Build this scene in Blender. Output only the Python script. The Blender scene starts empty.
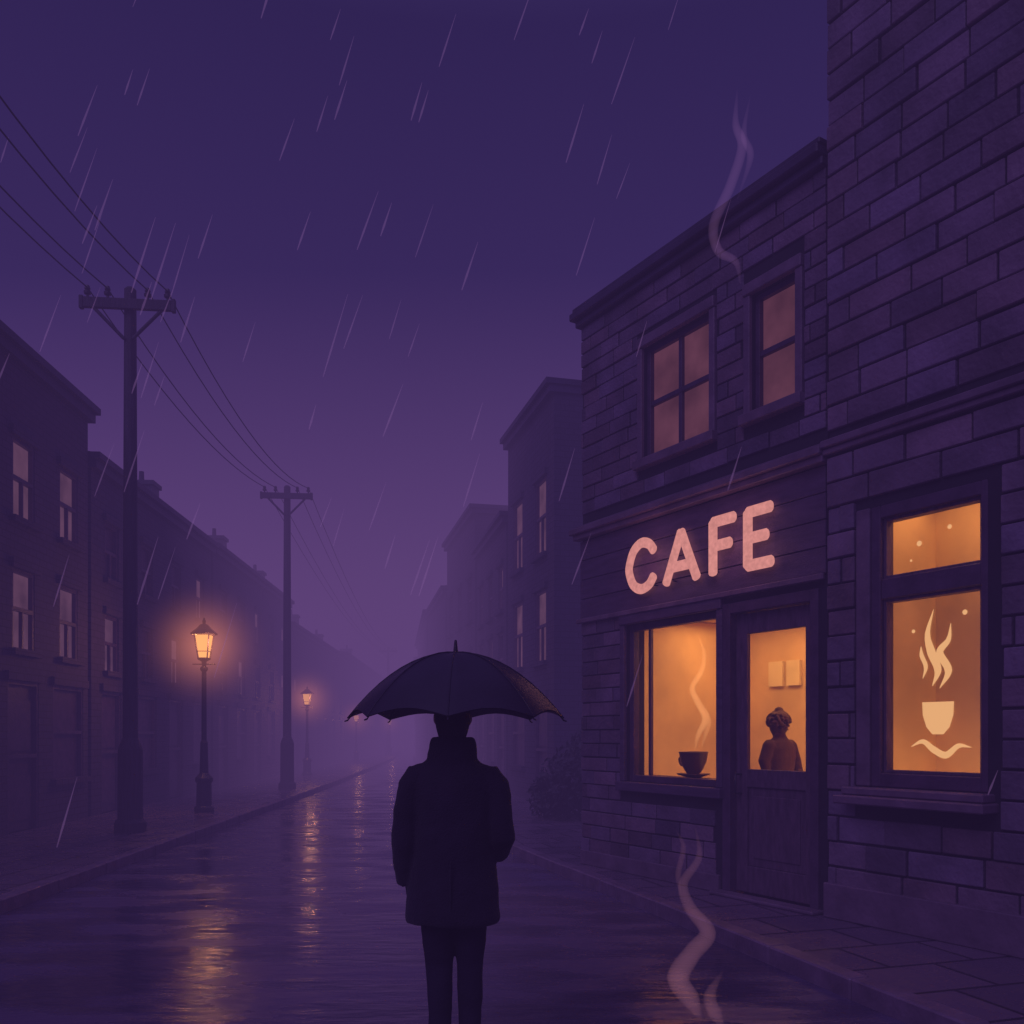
import bpy, bmesh, math, random
from mathutils import Vector, Matrix
random.seed(7)
scene = bpy.context.scene
scene.view_settings.view_transform = 'Standard'
scene.view_settings.look = 'None'
scene.view_settings.exposure = 0
COL = scene.collection

# ------------------------------------------------------------------ materials
def mat_new(name):
    m = bpy.data.materials.new(name); m.use_nodes = True
    nt = m.node_tree; nt.nodes.clear()
    out = nt.nodes.new('ShaderNodeOutputMaterial')
    return m, nt, out

def N(nt, t, **kw):
    n = nt.nodes.new(t)
    for k, v in kw.items(): setattr(n, k, v)
    return n

def surf(name, col, rough=0.6, var=0.35, scale=3.0, bump=0.2, bscale=40, spec=0.5, stretch=(1,1,1), attr=False, sheen=0.0):
    m, nt, out = mat_new(name)
    p = N(nt, 'ShaderNodeBsdfPrincipled')
    tc = N(nt, 'ShaderNodeTexCoord'); mp = N(nt, 'ShaderNodeMapping')
    mp.inputs['Scale'].default_value = stretch
    nt.links.new(tc.outputs['Object'], mp.inputs['Vector'])
    no = N(nt, 'ShaderNodeTexNoise'); no.inputs['Scale'].default_value = scale; no.inputs['Detail'].default_value = 4
    nt.links.new(mp.outputs[0], no.inputs['Vector'])
    rp = N(nt, 'ShaderNodeValToRGB')
    rp.color_ramp.elements[0].position = 0.3; rp.color_ramp.elements[1].position = 0.72
    lo = [c*(1-var) for c in col]; hi = [min(1, c*(1+var)) for c in col]
    rp.color_ramp.elements[0].color = (*lo, 1); rp.color_ramp.elements[1].color = (*hi, 1)
    nt.links.new(no.outputs['Fac'], rp.inputs['Fac'])
    last = rp.outputs['Color']
    if attr:
        at = N(nt, 'ShaderNodeAttribute', attribute_name='tint')
        mx = N(nt, 'ShaderNodeMix', data_type='RGBA', blend_type='MULTIPLY')
        mx.inputs[0].default_value = 1.0
        nt.links.new(last, mx.inputs[6]); nt.links.new(at.outputs['Color'], mx.inputs[7])
        last = mx.outputs[2]
    nt.links.new(last, p.inputs['Base Color'])
    p.inputs['Roughness'].default_value = rough
    p.inputs['Specular IOR Level'].default_value = spec
    if sheen: p.inputs['Sheen Weight'].default_value = sheen
    if bump > 0:
        n2 = N(nt, 'ShaderNodeTexNoise'); n2.inputs['Scale'].default_value = bscale; n2.inputs['Detail'].default_value = 3
        nt.links.new(mp.outputs[0], n2.inputs['Vector'])
        b = N(nt, 'ShaderNodeBump'); b.inputs['Strength'].default_value = bump; b.inputs['Distance'].default_value = 0.02
        nt.links.new(n2.outputs['Fac'], b.inputs['Height']); nt.links.new(b.outputs[0], p.inputs['Normal'])
    nt.links.new(p.outputs[0], out.inputs['Surface'])
    return m

def emis(name, col, s=1.0, var=0.0, scale=2.0):
    m, nt, out = mat_new(name)
    e = N(nt, 'ShaderNodeEmission'); e.inputs['Strength'].default_value = s
    e.inputs['Color'].default_value = (*col, 1)
    if var:
        tc = N(nt, 'ShaderNodeTexCoord')
        no = N(nt, 'ShaderNodeTexNoise'); no.inputs['Scale'].default_value = scale; no.inputs['Detail'].default_value = 5
        rp = N(nt, 'ShaderNodeValToRGB')
        rp.color_ramp.elements[0].position = 0.3; rp.color_ramp.elements[1].position = 0.7
        rp.color_ramp.elements[0].color = (*[c*(1-var) for c in col], 1)
        rp.color_ramp.elements[1].color = (*[c*(1+var*.5) for c in col], 1)
        nt.links.new(tc.outputs['Object'], no.inputs['Vector'])
        nt.links.new(no.outputs['Fac'], rp.inputs['Fac']); nt.links.new(rp.outputs[0], e.inputs['Color'])
    nt.links.new(e.outputs[0], out.inputs['Surface'])
    return m

def vol_hom(name, sigma, fogcol):
    """thin mist: absorbs and emits a set colour in place of scattered sky light"""
    m, nt, out = mat_new(name)
    a = N(nt, 'ShaderNodeVolumeAbsorption'); a.inputs['Color'].default_value = (0, 0, 0, 1)
    a.inputs['Density'].default_value = sigma
    e = N(nt, 'ShaderNodeEmission'); e.inputs['Color'].default_value = (*fogcol, 1); e.inputs['Strength'].default_value = sigma
    ad = N(nt, 'ShaderNodeAddShader')
    nt.links.new(a.outputs[0], ad.inputs[0]); nt.links.new(e.outputs[0], ad.inputs[1])
    nt.links.new(ad.outputs[0], out.inputs['Volume'])
    return m

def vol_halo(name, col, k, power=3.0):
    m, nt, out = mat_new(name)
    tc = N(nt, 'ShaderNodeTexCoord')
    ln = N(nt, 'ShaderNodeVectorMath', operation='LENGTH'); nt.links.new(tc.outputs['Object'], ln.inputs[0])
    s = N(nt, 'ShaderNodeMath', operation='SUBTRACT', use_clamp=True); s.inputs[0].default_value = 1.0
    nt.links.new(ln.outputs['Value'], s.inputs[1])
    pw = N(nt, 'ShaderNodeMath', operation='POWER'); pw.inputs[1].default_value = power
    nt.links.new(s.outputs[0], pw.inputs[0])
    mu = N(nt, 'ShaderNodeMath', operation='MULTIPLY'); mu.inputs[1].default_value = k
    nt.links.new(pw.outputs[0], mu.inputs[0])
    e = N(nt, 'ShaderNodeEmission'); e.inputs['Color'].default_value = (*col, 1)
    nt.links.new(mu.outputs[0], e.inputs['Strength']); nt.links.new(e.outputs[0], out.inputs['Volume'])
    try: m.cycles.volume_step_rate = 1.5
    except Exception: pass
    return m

M = {}
M['stone'] = surf('stone_block', (0.175, 0.118, 0.185), 0.6, 0.35, 2.5, 0.6, 22, attr=True)
M['brick'] = surf('cafe_brick', (0.15, 0.10, 0.162), 0.6, 0.35, 3, 0.6, 28, attr=True)
M['mortar'] = surf('mortar', (0.022, 0.016, 0.03), 0.9, 0.3)
M['trim'] = surf('stone_trim', (0.17, 0.112, 0.17), 0.5, 0.3, 4, 0.3, 25)
M['board'] = surf('painted_board', (0.095, 0.06, 0.12), 0.5, 0.25, 3, 0.3, 30, stretch=(1,1,6))
M['wood'] = surf('window_wood', (0.085, 0.05, 0.095), 0.45, 0.3, 6, 0.2, 40)
M['doorwood'] = surf('door_wood', (0.12, 0.07, 0.115), 0.45, 0.3, 6, 0.3, 25, stretch=(4,4,1))
M['roof'] = surf('roof_slate', (0.055, 0.04, 0.09), 0.5)
M['plaster'] = surf('warm_plaster', (0.80, 0.55, 0.27), 0.8, 0.16, 1.6, 0.1, 12)
M['floorin'] = surf('cafe_floor', (0.3, 0.2, 0.13), 0.6)
M['metal'] = surf('lamp_iron', (0.035, 0.025, 0.05), 0.4, 0.2)
M['polewood'] = surf('pole_wood', (0.055, 0.038, 0.075), 0.6, 0.4, 4, 0.5, 20, stretch=(6,6,.6))
M['wire'] = surf('wire_rubber', (0.02, 0.015, 0.03), 0.6)
M['coat'] = surf('wool_coat', (0.022, 0.015, 0.036), 0.8, 0.3, 4, 0.5, 110, spec=.2, sheen=.12)
M['trouser'] = surf('trouser_cloth', (0.022, 0.016, 0.04), 0.8, 0.25, 5, 0.3, 90, spec=.2)
M['hair'] = surf('hair', (0.012, 0.009, 0.018), 0.6, 0.3, 30, 0.5, 150)
M['skin'] = surf('skin', (0.45, 0.27, 0.2), 0.5, 0.1)
M['skin_shaded'] = surf('skin_unlit', (0.17, 0.085, 0.055), 0.6, 0.1)  # skin darkened in colour to look like an unlit silhouette
M['glove'] = surf('glove_leather', (0.02, 0.014, 0.026), 0.5, 0.1)
M['shoe'] = surf('shoe_leather', (0.015, 0.01, 0.02), 0.3, 0.1)
M['umb'] = surf('umbrella_fabric', (0.028, 0.018, 0.045), 0.45, 0.2, 5, 0.1, 60, spec=.5)
M['leaf'] = surf('leaf', (0.03, 0.028, 0.045), 0.6, 0.5, 8, 0.0)
M['apron'] = surf('barista_shirt', (0.14, 0.065, 0.042), 0.8, 0.2)
M['cup'] = surf('cup_ceramic', (0.15, 0.075, 0.045), 0.4, 0.2)
M['neon'] = emis('neon_pink', (0.76, 0.29, 0.25), 1.0, 0.2, 22)
M['winlow'] = emis('dim_window', (0.105, 0.034, 0.050), 1.0, 0.4, 2.5)
M['winlow2'] = emis('faint_window', (0.105, 0.045, 0.070), 1.0, 0.45, 2)
M['decal'] = emis('glowing_window_paint', (0.92, 0.47, 0.19), 0.95)  # paint on the pane glows by itself, though it is no lamp
M['lampglass'] = emis('lantern_glass', (1.0, 0.40, 0.11), 1.4)

def glass_mat():
    m, nt, out = mat_new('pane_glass')
    t = N(nt, 'ShaderNodeBsdfTransparent'); t.inputs[0].default_value = (0.93, 0.9, 0.86, 1)
    g = N(nt, 'ShaderNodeBsdfGlossy'); g.inputs['Roughness'].default_value = 0.08
    mx = N(nt, 'ShaderNodeMixShader'); mx.inputs[0].default_value = 0.07
    nt.links.new(t.outputs[0], mx.inputs[1]); nt.links.new(g.outputs[0], mx.inputs[2])
    nt.links.new(mx.outputs[0], out.inputs['Surface'])
    return m
M['glass'] = glass_mat()

def house_mat(name, col, sc):
    m, nt, out = mat_new(name)
    p = N(nt, 'ShaderNodeBsdfPrincipled'); p.inputs['Roughness'].default_value = 0.75
    tc = N(nt, 'ShaderNodeTexCoord')
    sp = N(nt, 'ShaderNodeSeparateXYZ'); nt.links.new(tc.outputs['Object'], sp.inputs[0])
    ad = N(nt, 'ShaderNodeMath', operation='ADD'); nt.links.new(sp.outputs[0], ad.inputs[0]); nt.links.new(sp.outputs[1], ad.inputs[1])
    cb = N(nt, 'ShaderNodeCombineXYZ'); nt.links.new(ad.outputs[0], cb.inputs[0]); nt.links.new(sp.outputs[2], cb.inputs[1])
    br = N(nt, 'ShaderNodeTexBrick'); br.inputs['Scale'].default_value = sc
    br.inputs['Color1'].default_value = (*col, 1); br.inputs['Color2'].default_value = (*[c*.8 for c in col], 1)
    br.inputs['Mortar'].default_value = (*[c*.55 for c in col], 1); br.inputs['Mortar Size'].default_value = 0.02
    nt.links.new(cb.outputs[0], br.inputs['Vector'])
    no = N(nt, 'ShaderNodeTexNoise'); no.inputs['Scale'].default_value = .6; no.inputs['Detail'].default_value = 5
    nt.links.new(tc.outputs['Object'], no.inputs['Vector'])
    mr = N(nt, 'ShaderNodeMapRange'); mr.inputs[3].default_value = .65; mr.inputs[4].default_value = 1.3
    nt.links.new(no.outputs['Fac'], mr.inputs[0])
    mx = N(nt, 'ShaderNodeVectorMath', operation='SCALE')
    nt.links.new(br.outputs['Color'], mx.inputs[0]); nt.links.new(mr.outputs[0], mx.inputs['Scale'])
    nt.links.new(mx.outputs[0], p.inputs['Base Color'])
    nt.links.new(p.outputs[0], out.inputs['Surface'])
    return m
M['house'] = house_mat('house_brick', (0.080, 0.056, 0.108), 2.2)
M['house2'] = house_mat('house_brick_b', (0.068, 0.05, 0.10), 2.0)

def road_mat():
    m, nt, out = mat_new('wet_asphalt')
    p = N(nt, 'ShaderNodeBsdfPrincipled')
    tc = N(nt, 'ShaderNodeTexCoord')
    n1 = N(nt, 'ShaderNodeTexNoise'); n1.inputs['Scale'].default_value = 0.9; n1.inputs['Detail'].default_value = 5
    mp = N(nt, 'ShaderNodeMapping'); mp.inputs['Scale'].default_value = (1.0, 2.4, 1)
    nt.links.new(tc.outputs['Object'], mp.inputs[0]); nt.links.new(mp.outputs[0], n1.inputs['Vector'])
    r = N(nt, 'ShaderNodeMapRange'); r.inputs[1].default_value = .42; r.inputs[2].default_value = .58
    r.inputs[3].default_value = 0.08; r.inputs[4].default_value = 0.32
    nt.links.new(n1.outputs['Fac'], r.inputs[0]); nt.links.new(r.outputs[0], p.inputs['Roughness'])
    n3 = N(nt, 'ShaderNodeTexNoise'); n3.inputs['Scale'].default_value = 60; n3.inputs['Detail'].default_value = 4
    nt.links.new(tc.outputs['Object'], n3.inputs['Vector'])
    cr = N(nt, 'ShaderNodeValToRGB'); cr.color_ramp.elements[0].color = (.065, .046, .115, 1); cr.color_ramp.elements[1].color = (.15, .11, .23, 1)
    nt.links.new(n3.outputs['Fac'], cr.inputs[0])
    mr = N(nt, 'ShaderNodeMapRange'); mr.inputs[1].default_value = .42; mr.inputs[2].default_value = .6; mr.inputs[3].default_value = .6; mr.inputs[4].default_value = 1.15
    nt.links.new(n1.outputs['Fac'], mr.inputs[0])
    sc = N(nt, 'ShaderNodeVectorMath', operation='SCALE'); nt.links.new(cr.outputs[0], sc.inputs[0]); nt.links.new(mr.outputs[0], sc.inputs['Scale'])
    nt.links.new(sc.outputs[0], p.inputs['Base Color'])
    mp2 = N(nt, 'ShaderNodeMapping'); mp2.inputs['Scale'].default_value = (2.6, 7.5, 1)
    nt.links.new(tc.outputs['Object'], mp2.inputs[0])
    n2 = N(nt, 'ShaderNodeTexNoise'); n2.inputs['Scale'].default_value = 1.1; n2.inputs['Detail'].default_value = 2.5
    nt.links.new(mp2.outputs[0], n2.inputs['Vector'])
    b = N(nt, 'ShaderNodeBump'); b.inputs['Strength'].default_value = 0.45; b.inputs['Distance'].default_value = 0.026
    nt.links.new(n2.outputs['Fac'], b.inputs['Height'])
    b2 = N(nt, 'ShaderNodeBump'); b2.inputs['Strength'].default_value = 0.10; b2.inputs['Distance'].default_value = 0.008
    nt.links.new(n3.outputs['Fac'], b2.inputs['Height']); nt.links.new(b.outputs[0], b2.inputs['Normal'])
    nt.links.new(b2.outputs[0], p.inputs['Normal'])
    p.inputs['Specular IOR Level'].default_value = 0.5
    nt.links.new(p.outputs[0], out.inputs['Surface'])
    return m
M['road'] = road_mat()

def pave_mat(name, rot):
    m, nt, out = mat_new(name)
    p = N(nt, 'ShaderNodeBsdfPrincipled')
    tc = N(nt, 'ShaderNodeTexCoord'); mp = N(nt, 'ShaderNodeMapping'); mp.inputs['Rotation'].default_value = (0, 0, rot)
    nt.links.new(tc.outputs['Object'], mp.inputs[0])
    br = N(nt, 'ShaderNodeTexBrick'); br.inputs['Scale'].default_value = 1.1
    br.inputs['Color1'].default_value = (.19, .13, .20, 1); br.inputs['Color2'].default_value = (.13, .092, .15, 1)
    br.inputs['Mortar'].default_value = (.025, .018, .035, 1); br.inputs['Mortar Size'].default_value = .018
    br.inputs['Brick Width'].default_value = .75; br.inputs['Row Height'].default_value = .6
    nt.links.new(mp.outputs[0], br.inputs['Vector']); nt.links.new(br.outputs['Color'], p.inputs['Base Color'])
    no = N(nt, 'ShaderNodeTexNoise'); no.inputs['Scale'].default_value = 3; no.inputs['Detail'].default_value = 4
    nt.links.new(tc.outputs['Object'], no.inputs['Vector'])
    r = N(nt, 'ShaderNodeMapRange'); r.inputs[1].default_value = .35; r.inputs[2].default_value = .65; r.inputs[3].default_value = .14; r.inputs[4].default_value = .45
    nt.links.new(no.outputs['Fac'], r.inputs[0]); nt.links.new(r.outputs[0], p.inputs['Roughness'])
    b = N(nt, 'ShaderNodeBump'); b.inputs['Strength'].default_value = .5; b.inputs['Distance'].default_value = .012; b.invert = True
    nt.links.new(br.outputs['Fac'], b.inputs['Height'])
    b2 = N(nt, 'ShaderNodeBump'); b2.inputs['Strength'].default_value = .3; b2.inputs['Distance'].default_value = .02
    nt.links.new(no.outputs['Fac'], b2.inputs['Height']); nt.links.new(b.outputs[0], b2.inputs['Normal'])
    nt.links.new(b2.outputs[0], p.inputs['Normal'])
    nt.links.new(p.outputs[0], out.inputs['Surface'])
    return m
M['paveR'] = pave_mat('paving_slabs', math.radians(-17))
M['paveL'] = pave_mat('paving_slabs_b', math.radians(93))
M['kerb'] = surf('kerb_stone', (.20, .135, .21), .35, .3, 5, .3, 30)
M['ground'] = surf('ground_earth', (.05, .04, .06), .8)

def rain_mat():
    m, nt, out = mat_new('rain_self_glow')
    t = N(nt, 'ShaderNodeBsdfTransparent'); e = N(nt, 'ShaderNodeEmission')
    e.inputs[0].default_value = (.25, .12, .34, 1); e.inputs[1].default_value = 1  # streaks emit a faint violet in place of refracted sky light
    mx = N(nt, 'ShaderNodeMixShader'); mx.inputs[0].default_value = .13
    nt.links.new(t.outputs[0], mx.inputs[1]); nt.links.new(e.outputs[0], mx.inputs[2]); nt.links.new(mx.outputs[0], out.inputs['Surface'])
    return m
M['rain'] = rain_mat()

# ------------------------------------------------------------------ mesh helpers
def empty(name, loc=(0,0,0), rotz=0):
    e = bpy.data.objects.new(name, None); COL.objects.link(e); e.location = loc; e.rotation_euler = (0, 0, rotz)
    e.empty_display_size = .2
    return e

class B:
    def __init__(s): s.v = []; s.f = []; s.t = []
    def hexa(s, pts, tint=None):
        i = len(s.v); s.v += [tuple(p) for p in pts]
        fs = [(0,1,2,3),(4,7,6,5),(0,4,5,1),(1,5,6,2),(2,6,7,3),(3,7,4,0)]
        for f in fs:
            s.f.append(tuple(i+k for k in f)); s.t.append(tint or (1,1,1))
    def obj(s, name, mat, parent=None, bevel=0, smooth=False, recalc=True, sub=0):
        me = bpy.data.meshes.new(name); me.from_pydata(s.v, [], s.f)
        if any(t != (1,1,1) for t in s.t):
            a = me.color_attributes.new('tint', 'FLOAT_COLOR', 'CORNER')
            k = 0
            for pi, p in enumerate(me.polygons):
                for _ in p.vertices:
                    a.data[k].color = (*s.t[pi], 1); k += 1
        if recalc:
            bm = bmesh.new(); bm.from_mesh(me); bmesh.ops.recalc_face_normals(bm, faces=bm.faces); bm.to_mesh(me); bm.free()
        if smooth:
            for p in me.polygons: p.use_smooth = True
        me.materials.append(mat)
        o = bpy.data.objects.new(name, me); COL.objects.link(o)
        if parent: o.parent = parent
        if bevel:
            b = o.modifiers.new('bevel', 'BEVEL'); b.width = bevel; b.segments = 1; b.limit_method = 'ANGLE'
        if sub:
            b = o.modifiers.new('sub', 'SUBSURF'); b.levels = sub; b.render_levels = sub
        return o

class Frame:
    def __init__(s, o, d, n): s.o = Vector((*o, 0)); s.d = Vector((*d, 0)).normalized(); s.n = Vector((*n, 0)).normalized()
    def p(s, u, w, z): return s.o + s.d*u + s.n*w + Vector((0, 0, z))
    def box(s, b, u0, u1, w0, w1, z0, z1, tint=None):
        b.hexa([s.p(u0,w0,z0), s.p(u1,w0,z0), s.p(u1,w1,z0), s.p(u0,w1,z0),
                s.p(u0,w0,z1), s.p(u1,w0,z1), s.p(u1,w1,z1), s.p(u0,w1,z1)], tint)

def wall(b, fr, u0, u1, z0, z1, w0, w1, ops):
    us = sorted({u0, u1, *[x for o in ops for x in o[:2]]})
    for i in range(len(us)-1):
        a, c = us[i], us[i+1]
        cuts = sorted([(o[2], o[3]) for o in ops if o[0] <= a+1e-6 and o[1] >= c-1e-6])
        z = z0
        for (p, q) in cuts:
            if p > z: fr.box(b, a, c, w0, w1, z, p)
            z = q
        if z < z1: fr.box(b, a, c, w0, w1, z, z1)

def bricks(b, fr, u0, u1, z0, z1, h, L, w, ops, gap=.009, jit=.006, tv=.25):
    z = z0; row = 0
    while z < z1-.03:
        hh = min(h, z1-z)
        u = u0 - (L*.5 if row % 2 else 0) - random.random()*.08
        while u < u1:
            l = L*random.uniform(.72, 1.25)
            a, c = max(u, u0), min(u+l, u1)
            segs = [(a, c)] if c-a > .02 else []
            for o in ops:
                if o[3] > z+gap and o[2] < z+hh-gap:
                    ns = []
                    for (p, q) in segs:
                        if q <= o[0] or p >= o[1]: ns.append((p, q)); continue
                        if p < o[0]: ns.append((p, o[0]))
                        if q > o[1]: ns.append((o[1], q))
                    segs = ns
            for (p, q) in segs:
                if q-p < .04: continue
                k = 1+random.uniform(-tv, tv); k2 = random.uniform(.93, 1.08)
                j = random.uniform(-jit, jit)
                e = [random.uniform(-.003, .003) for _ in range(4)]
                fr.box(b, p+gap/2+e[0], q-gap/2+e[1], w+j, .012, z+gap/2+e[2], z+hh-gap/2+e[3], (k*k2, k, k/k2))
            u += l
        z += h; row += 1

def lathe(b, cx, cy, prof, n=16, close=True):
    base = len(b.v)
    for (r, z) in prof:
        for i in range(n):
            a = 2*math.pi*(i+.5)/n
            b.v.append((cx+r*math.cos(a), cy+r*math.sin(a), z))
    for j in range(len(prof)-1):
        for i in range(n):
            k = (i+1) % n
            b.f.append((base+j*n+i, base+j*n+k, base+(j+1)*n+k, base+(j+1)*n+i)); b.t.append((1,1,1))
    if close:
        b.f.append(tuple(base+i for i in range(n))); b.t.append((1,1,1))
        b.f.append(tuple(base+(len(prof)-1)*n+i for i in reversed(range(n)))); b.t.append((1,1,1))

def tube(b, pts, rad, n=12, ref=(1,0,0), rnd=True):
    pts = [Vector(p) for p in pts]
    rad = [(r, r) if not isinstance(r, tuple) else r for r in rad]
    tang = []
    for i in range(len(pts)):
        t = pts[min(i+1, len(pts)-1)] - pts[max(i-1, 0)]
        tang.append(t.normalized())
    if rnd:
        p0, t0, r0 = pts[0], tang[0], rad[0]; p1, t1, r1 = pts[-1], tang[-1], rad[-1]
        m0 = min(r0); m1 = min(r1)
        pts = [p0-t0*m0*.95, p0-t0*m0*.65] + pts + [p1+t1*m1*.65, p1+t1*m1*.95]
        rad = [(r0[0]*.3, r0[1]*.3), (r0[0]*.76, r0[1]*.76)] + rad + [(r1[0]*.76, r1[1]*.76), (r1[0]*.3, r1[1]*.3)]
        tang = [t0, t0]+tang+[t1, t1]
    base = len(b.v); R = Vector(ref)
    for p, t, r in zip(pts, tang, rad):
        a = (R - t*R.dot(t))
        if a.length < 1e-3: a = Vector((0, 1, 0)) - t*t.y
        a.normalize(); c = t.cross(a)
        for i in range(n):
            an = 2*math.pi*i/n
            b.v.append(tuple(p + a*math.cos(an)*r[0] + c*math.sin(an)*r[1]))
    m = len(pts)
    for j in range(m-1):
        for i in range(n):
            k = (i+1) % n
            b.f.append((base+j*n+i, base+j*n+k, base+(j+1)*n+k, base+(j+1)*n+i)); b.t.append((1,1,1))
    b.f.append(tuple(base+i for i in reversed(range(n)))); b.t.append((1,1,1))
    b.f.append(tuple(base+(m-1)*n+i for i in range(n))); b.t.append((1,1,1))

def organic(b, name, mat, parent, voxel, smooth=6):
    o = b.obj(name, mat, parent, smooth=True)
    r = o.modifiers.new('remesh', 'REMESH'); r.mode = 'VOXEL'; r.voxel_size = voxel; r.use_smooth_shade = True
    s = o.modifiers.new('smooth', 'SMOOTH'); s.iterations = smooth; s.factor = .5
    return o

def spline(pts, n=8):
    """catmull-rom"""
    P = [Vector(p) for p in pts]; P = [P[0]*2-P[1]] + P + [P[-1]*2-P[-2]]
    out = []
    for i in range(1, len(P)-2):
        for k in range(n):
            t = k/n; a, b_, c, d = P[i-1], P[i], P[i+1], P[i+2]
            out.append(.5*((2*b_)+(c-a)*t+(2*a-5*b_+4*c-d)*t*t+(3*b_-a-3*c+d)*t**3))
    out.append(P[-2]); return out

# ------------------------------------------------------------------ frames
d = (-.5155, .857); n_in = (.857, .5155)
FC = Frame((2.668, 7.6), d, n_in)              # cafe facade, u grows away from the camera
FS = Frame((2.668+.857*-.04+.5155*.05, 7.6+.5155*-.04-.857*.05), (.5155, -.857), n_in)   # stone building, u grows towards the camera

def window(parent, fr, u0, u1, z0, z1, cols, rows, glass, frame, w=.09, fw=.05, lintel=None, name='window', sill=True, bars=.03):
    b = B()
    fr.box(b, u0, u0+fw, w-.05, w+.03, z0, z1); fr.box(b, u1-fw, u1, w-.05, w+.03, z0, z1)
    fr.box(b, u0+fw, u1-fw, w-.048, w+.03, z1-fw, z1); fr.box(b, u0+fw, u1-fw, w-.048, w+.03, z0, z0+fw)
    for i in range(1, cols):
        c = u0+(u1-u0)*i/cols; fr.box(b, c-bars/2, c+bars/2, w-.035, w+.02, z0+fw, z1-fw)
    for i in range(1, rows):
        c = z0+(z1-z0)*i/rows; fr.box(b, u0+fw, u1-fw, w-.04, w+.022, c-bars/2, c+bars/2)
    b.obj(name+'_frame', frame, parent, bevel=.004)
    g = B(); fr.box(g, u0+fw*.5, u1-fw*.5, w+.004, w+.010, z0+fw*.5, z1-fw*.5)
    g.obj(name+'_pane', glass, parent)
    if lintel:
        t = B()
        if sill: fr.box(t, u0-.10, u1+.10, -.09, .05, z0-.10, z0-.002)
        fr.box(t, u0-.08, u1+.08, -.055, .05, z1+.002, z1+.11)
        fr.box(t, u0-.08, u0-.002, -.04, .05, z0, z1); fr.box(t, u1+.002, u1+.08, -.04, .05, z0, z1)
        t.obj(name+'_surround', lintel, parent, bevel=.008)

# ------------------------------------------------------------------ cafe building
cafe = empty('cafe_building')
W1 = (1.40, 2.42, 4.60, 5.80); W2 = (.33, .86, 4.62, 5.72)
SW = (1.30, 2.72, 1.14, 2.86); DR = (.08, 1.22, .13, 2.90)
ops = [W1, W2, SW, DR]
b = B(); wall(b, FC, 0, 3.548, 0, 6.45, 0.0, .25, ops)
FC.box(b, 3.30, 3.548, .25, 5, 0, 6.45); FC.box(b, -.12, 0, .25, 5, 0, 6.45); FC.box(b, 0, 3.3, 4.8, 5, 0, 6.45)
b.obj('wall', M['mortar'], cafe)
b = B()
bops = [(W[0]-.09, W[1]+.09, W[2]-.11, W[3]+.12) for W in (W1, W2)] + [(0, 3.6, 3.02, 4.12), (SW[0]-.09, SW[1]+.09, SW[2]-.1, 3.05), (DR[0]-.08, DR[1]+.1, 0, 3.05)]
bricks(b, FC, 0, 3.56, .13, 6.45, .158, .42, -.020, bops, gap=.014, jit=.008, tv=.38)
b.obj('brickwork', M['brick'], cafe, bevel=.005)
b = B()   # fascia boards behind the lettering
for i in range(4):
    FC.box(b, .0, 3.56, -.03-.002*(i % 2), .0, 3.02+i*.228, 3.02+(i+1)*.228-.008)
b.obj('fascia_boards', M['board'], cafe, bevel=.004)
b = B()
FC.box(b, -.02, 3.62, -.10, .01, 3.94, 4.00); FC.box(b, -.02, 3.65, -.14, .01, 4.003, 4.07); FC.box(b, -.02, 3.6, -.07, .01, 4.073, 4.11)
FC.box(b, 0, 3.6, -.07, -.034, 2.96, 3.015)
FC.box(b, 1.27, 3.56, -.035, .01, .131, .30)
b.obj('string_course', M['trim'], cafe, bevel=.008)
b = B()
FC.box(b, .0, 3.60, -.08, .3, 6.452, 6.53); FC.box(b, .0, 3.64, -.14, .3, 6.533, 6.62); FC.box(b, .0, 3.62, -.11, 5.05, 6.623, 6.68)
b.obj('eaves_cornice', M['roof'], cafe, bevel=.012)
window(cafe, FC, *W1, 2, 2, M['winlow'], M['wood'], lintel=M['trim'], name='upper_window', bars=.05, fw=.055)
window(cafe, FC, *W2, 1, 2, M['winlow'], M['wood'], lintel=M['trim'], name='small_window', bars=.05, fw=.05)
window(cafe, FC, *SW, 1, 1, M['glass'], M['wood'], lintel=M['board'], name='shop_window', fw=.07)
# door
b = B(); u0, u1, z0, z1 = DR
FC.box(b, u0, u0+.09, -.03, .16, .131, z1); FC.box(b, u1-.10, u1, -.03, .16, .131, z1); FC.box(b, u0+.09, u1-.10, -.028, .16, z1-.10, z1)
b.obj('door_frame', M['wood'], cafe, bevel=.006)
b = B(); a, c = u0+.095, u1-.105
FC.box(b, a, a+.11, .05, .10, .17, z1-.105); FC.box(b, c-.14, c, .05, .10, .17, z1-.105)
FC.box(b, a+.11, c-.14, .052, .10, 2.60, z1-.105); FC.box(b, a+.11, c-.14, .052, .10, 1.16, 1.33)
FC.box(b, a+.11, c-.14, .052, .10, .17, .42); FC.box(b, a+.11, c-.14, .075, .095, .42, 1.16)
FC.box(b, a+.18, c-.21, .06, .075, .50, 1.08)
b.obj('door_leaf', M['doorwood'], cafe, bevel=.006)
g = B(); FC.box(g, a+.10, c-.13, .074, .08, 1.32, 2.61); g.obj('door_pane', M['glass'], cafe)
b = B(); tube(b, [FC.p(c-.07, .0, 1.28), FC.p(c-.07, -.03, 1.28), FC.p(c-.07, -.03, 1.10), FC.p(c-.07, .0, 1.10)], [.011]*4, 8)
tube(b, [FC.p(c-.07, .05, 1.28), FC.p(c-.07, -.0, 1.28)], [.01]*2, 8); tube(b, [FC.p(c-.07, .05, 1.10), FC.p(c-.07, -.0, 1.10)], [.01]*2, 8)
b.obj('door_handle', M['metal'], cafe, smooth=True)
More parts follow.
